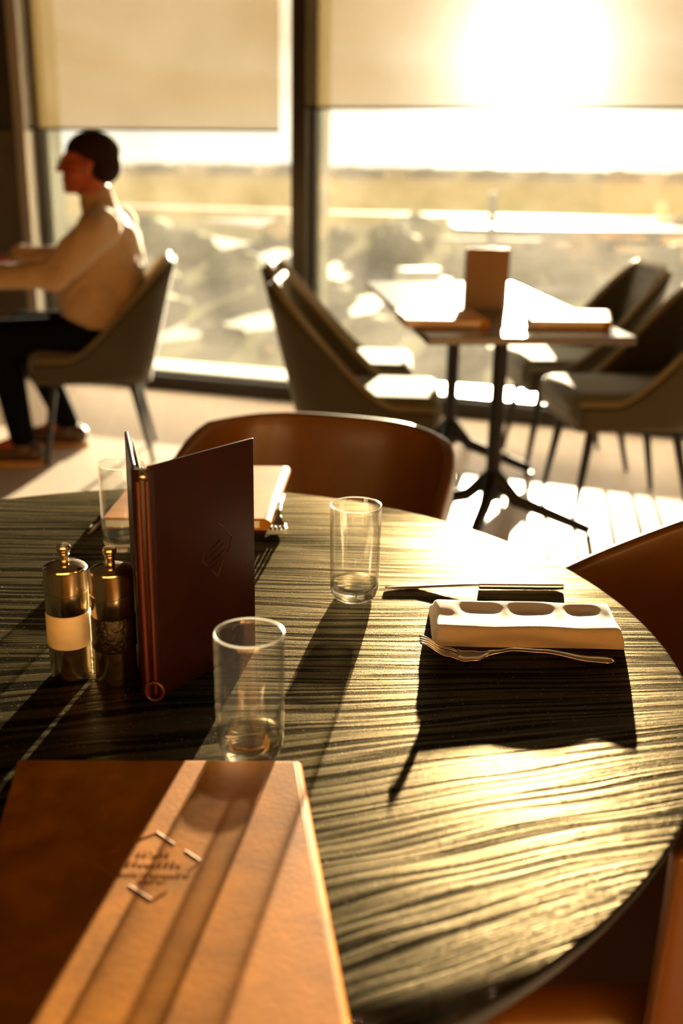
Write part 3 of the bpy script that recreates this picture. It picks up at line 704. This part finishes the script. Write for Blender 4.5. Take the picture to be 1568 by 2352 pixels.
def organic(name, bm, mt, parent, vox, sm=6):
    bmesh.ops.recalc_face_normals(bm, faces=bm.faces[:])
    me = bpy.data.meshes.new(name); bm.to_mesh(me); bm.free(); me.materials.append(mt)
    o = bpy.data.objects.new(name, me); link(o, parent)
    r = o.modifiers.new('r', 'REMESH'); r.mode = 'VOXEL'; r.voxel_size = vox; r.use_smooth_shade = True
    s = o.modifiers.new('m', 'SMOOTH'); s.factor = .5; s.iterations = sm
    return o
PX, PY = -1.03, 4.49
person = thing('person', 'seated person in a cream long-sleeved shirt and dark trousers facing left', 'person', (PX, PY, 0))
def q(x, y, z): return (x - PX, y - PY, z)
bm = bmesh.new()
# trunk, neck, head
capsule(bm, q(-1.0, 4.49, .56), q(-1.03, 4.49, .74), .125, .135, (1.15, 1)); capsule(bm, q(-1.03, 4.49, .74), q(-1.01, 4.49, .95), .135, .12, (1.25, .95))
capsule(bm, q(-1.01, 4.33, .985), q(-1.01, 4.65, .985), .06, .06); capsule(bm, q(-1.02, 4.49, 1.02), q(-1.045, 4.49, 1.15), .066, .062)
ell(bm, q(-1.045, 4.49, 1.255), (.105, .078, .092)); ell(bm, q(-1.085, 4.49, 1.185), (.078, .062, .085), radians(12)); ell(bm, q(-1.142, 4.49, 1.127), (.026, .028, .022))
capsule(bm, q(-1.158, 4.49, 1.232), q(-1.182, 4.49, 1.203), .011, .014); ell(bm, q(-1.150, 4.49, 1.248), (.018, .048, .012))
ell(bm, q(-1.157, 4.49, 1.166), (.014, .024, .007)); ell(bm, q(-1.156, 4.49, 1.153), (.013, .022, .007))
for s in (-1, 1): ell(bm, q(-1.045, 4.49 + s * .083, 1.205), (.018, .011, .030), radians(-10))
ell(bm, q(-1.105, 4.435, 1.18), (.03, .018, .03)); ell(bm, q(-1.105, 4.545, 1.18), (.03, .018, .03))
LS, LE, LW = q(-1.02, 4.30, .975), q(-1.16, 4.245, .80), q(-1.41, 4.27, .79)
RS, RE, RW = q(-1.02, 4.68, .975), q(-1.22, 4.74, .82), q(-1.42, 4.66, .835)
for A, B_, C_ in ((LS, LE, LW), (RS, RE, RW)):
    capsule(bm, A, B_, .048, .040); capsule(bm, B_, C_, .038, .027)
def hand(bm, w_, side):
    x, y, z = w_; capsule(bm, w_, (x - .085, y, z - .012), .026, .036, (1.15, .5))
    for k, (dy, ln) in enumerate(((-.027, .062), (-.009, .074), (.009, .070), (.027, .055))):
        a = (x - .085, y + dy, z - .010); b = (x - .085 - ln * .55, y + dy * 1.1, z - .014); c = (x - .085 - ln, y + dy * 1.1, z - .030)
        capsule(bm, a, b, .0095, .0088, n=10); capsule(bm, b, c, .0088, .0072, n=10)
    capsule(bm, (x - .03, y + side * .022, z - .006), (x - .075, y + side * .052, z - .012), .012, .0095, n=10)
    capsule(bm, (x - .075, y + side * .052, z - .012), (x - .105, y + side * .056, z - .020), .0095, .008, n=10)
hand(bm, LW, 1); hand(bm, RW, -1)
HL, KL, AL = q(-1.0, 4.40, .53), q(-1.44, 4.37, .53), q(-1.36, 4.30, .10)
HR, KR, AR = q(-1.0, 4.58, .53), q(-1.42, 4.61, .53), q(-1.25, 4.62, .10)
for A, B_, C_ in ((HL, KL, AL), (HR, KR, AR)):
    capsule(bm, A, B_, .085, .060); capsule(bm, B_, C_, .056, .036); capsule(bm, C_, (C_[0] - .15, C_[1], .05), .036, .030)
organic('body', bm, M['skin'], person, .0065, 4)
# shirt
bm = bmesh.new()
capsule(bm, q(-.985, 4.49, .57), q(-1.045, 4.49, .69), .155, .178, (1.1, 1)); capsule(bm, q(-1.045, 4.49, .69), q(-1.0, 4.49, .90), .172, .135, (1.15, 1)); capsule(bm, q(-1.0, 4.49, .88), q(-1.005, 4.49, .99), .135, .085, (1.35, 1))
capsule(bm, q(-.985, 4.345, .985), q(-.985, 4.635, .985), .078, .078); capsule(bm, q(-1.01, 4.49, 1.0), q(-1.03, 4.49, 1.092), .085, .074)
capsule(bm, q(-.945, 4.49, .72), q(-.955, 4.49, .92), .105, .10, (1.4, 1))
for A, B_, C_ in ((LS, LE, LW), (RS, RE, RW)):
    capsule(bm, (A[0] + .015, A[1], A[2]), B_, .076, .062); capsule(bm, B_, C_, .060, .046)
o = organic('shirt', bm, M['shirt'], person, .010, 6)
tx = bpy.data.textures.new('folds', 'CLOUDS'); tx.noise_scale = .13; dm = o.modifiers.new('d', 'DISPLACE'); dm.texture = tx; dm.strength = .040; dm.mid_level = .5; dm.texture_coords = 'LOCAL'
# trousers
bm = bmesh.new(); capsule(bm, q(-.97, 4.49, .535), q(-1.03, 4.49, .555), .145, .145, (1.2, .8))
for A, B_, C_ in ((HL, KL, AL), (HR, KR, AR)):
    capsule(bm, A, B_, .100, .078); capsule(bm, B_, (C_[0], C_[1], C_[2] + .01), .074, .052)
organic('trousers', bm, M['trousers'], person, .010, 6)
# hair
bm = bmesh.new(); ell(bm, q(-1.035, 4.49, 1.268), (.112, .082, .088)); ell(bm, q(-1.002, 4.49, 1.222), (.082, .074, .078))
cut = []
for v in bm.verts:
    x, y, z = v.co.x + PX, v.co.y + PY, v.co.z
    if z < 1.262 - .35 * (x + 1.13) and x < -1.045: cut.append(v)
    elif z < 1.145: cut.append(v)
bmesh.ops.delete(bm, geom=cut, context='VERTS'); obj('hair', bm, M['hair'], person, solid=.006, off=-1)
# glasses
bm = bmesh.new()
for s in (-1, 1):
    c = q(-1.168, 4.49 + s * .032, 1.228); tube(bm, [(c[0], c[1] + .022 * cos(a), c[2] + .017 * sin(a)) for a in [2 * pi * k / 20 for k in range(20)]], .0022, 6, closed=True)
    tube(bm, [q(-1.165, 4.49 + s * .054, 1.232), q(-1.10, 4.49 + s * .078, 1.232), q(-1.035, 4.49 + s * .084, 1.228)], .0022, 6)
tube(bm, [q(-1.172, 4.482, 1.232), q(-1.172, 4.498, 1.232)], .002, 6); obj('spectacles', bm, M['black_metal'], person)
for A in (AL, AR):
    bm = bmesh.new(); capsule(bm, (A[0] + .045, A[1], .055), (A[0] - .17, A[1], .048), .045, .038, (1, 1)); capsule(bm, (A[0], A[1], .06), (A[0], A[1], .10), .048, .046)
    sh = organic('shoe', bm, M['shoe'], person, .007, 3)
    bm = bmesh.new(); prism(bm, [(A[0] + .095 * cos(a) * (1 if cos(a) > 0 else 1.25) - (0 if cos(a) > 0 else .10) - .0, A[1] + .047 * sin(a)) for a in [2 * pi * k / 28 for k in range(28)]], 0, .022); obj('sole', bm, M['sole'], sh, bevel=.004)
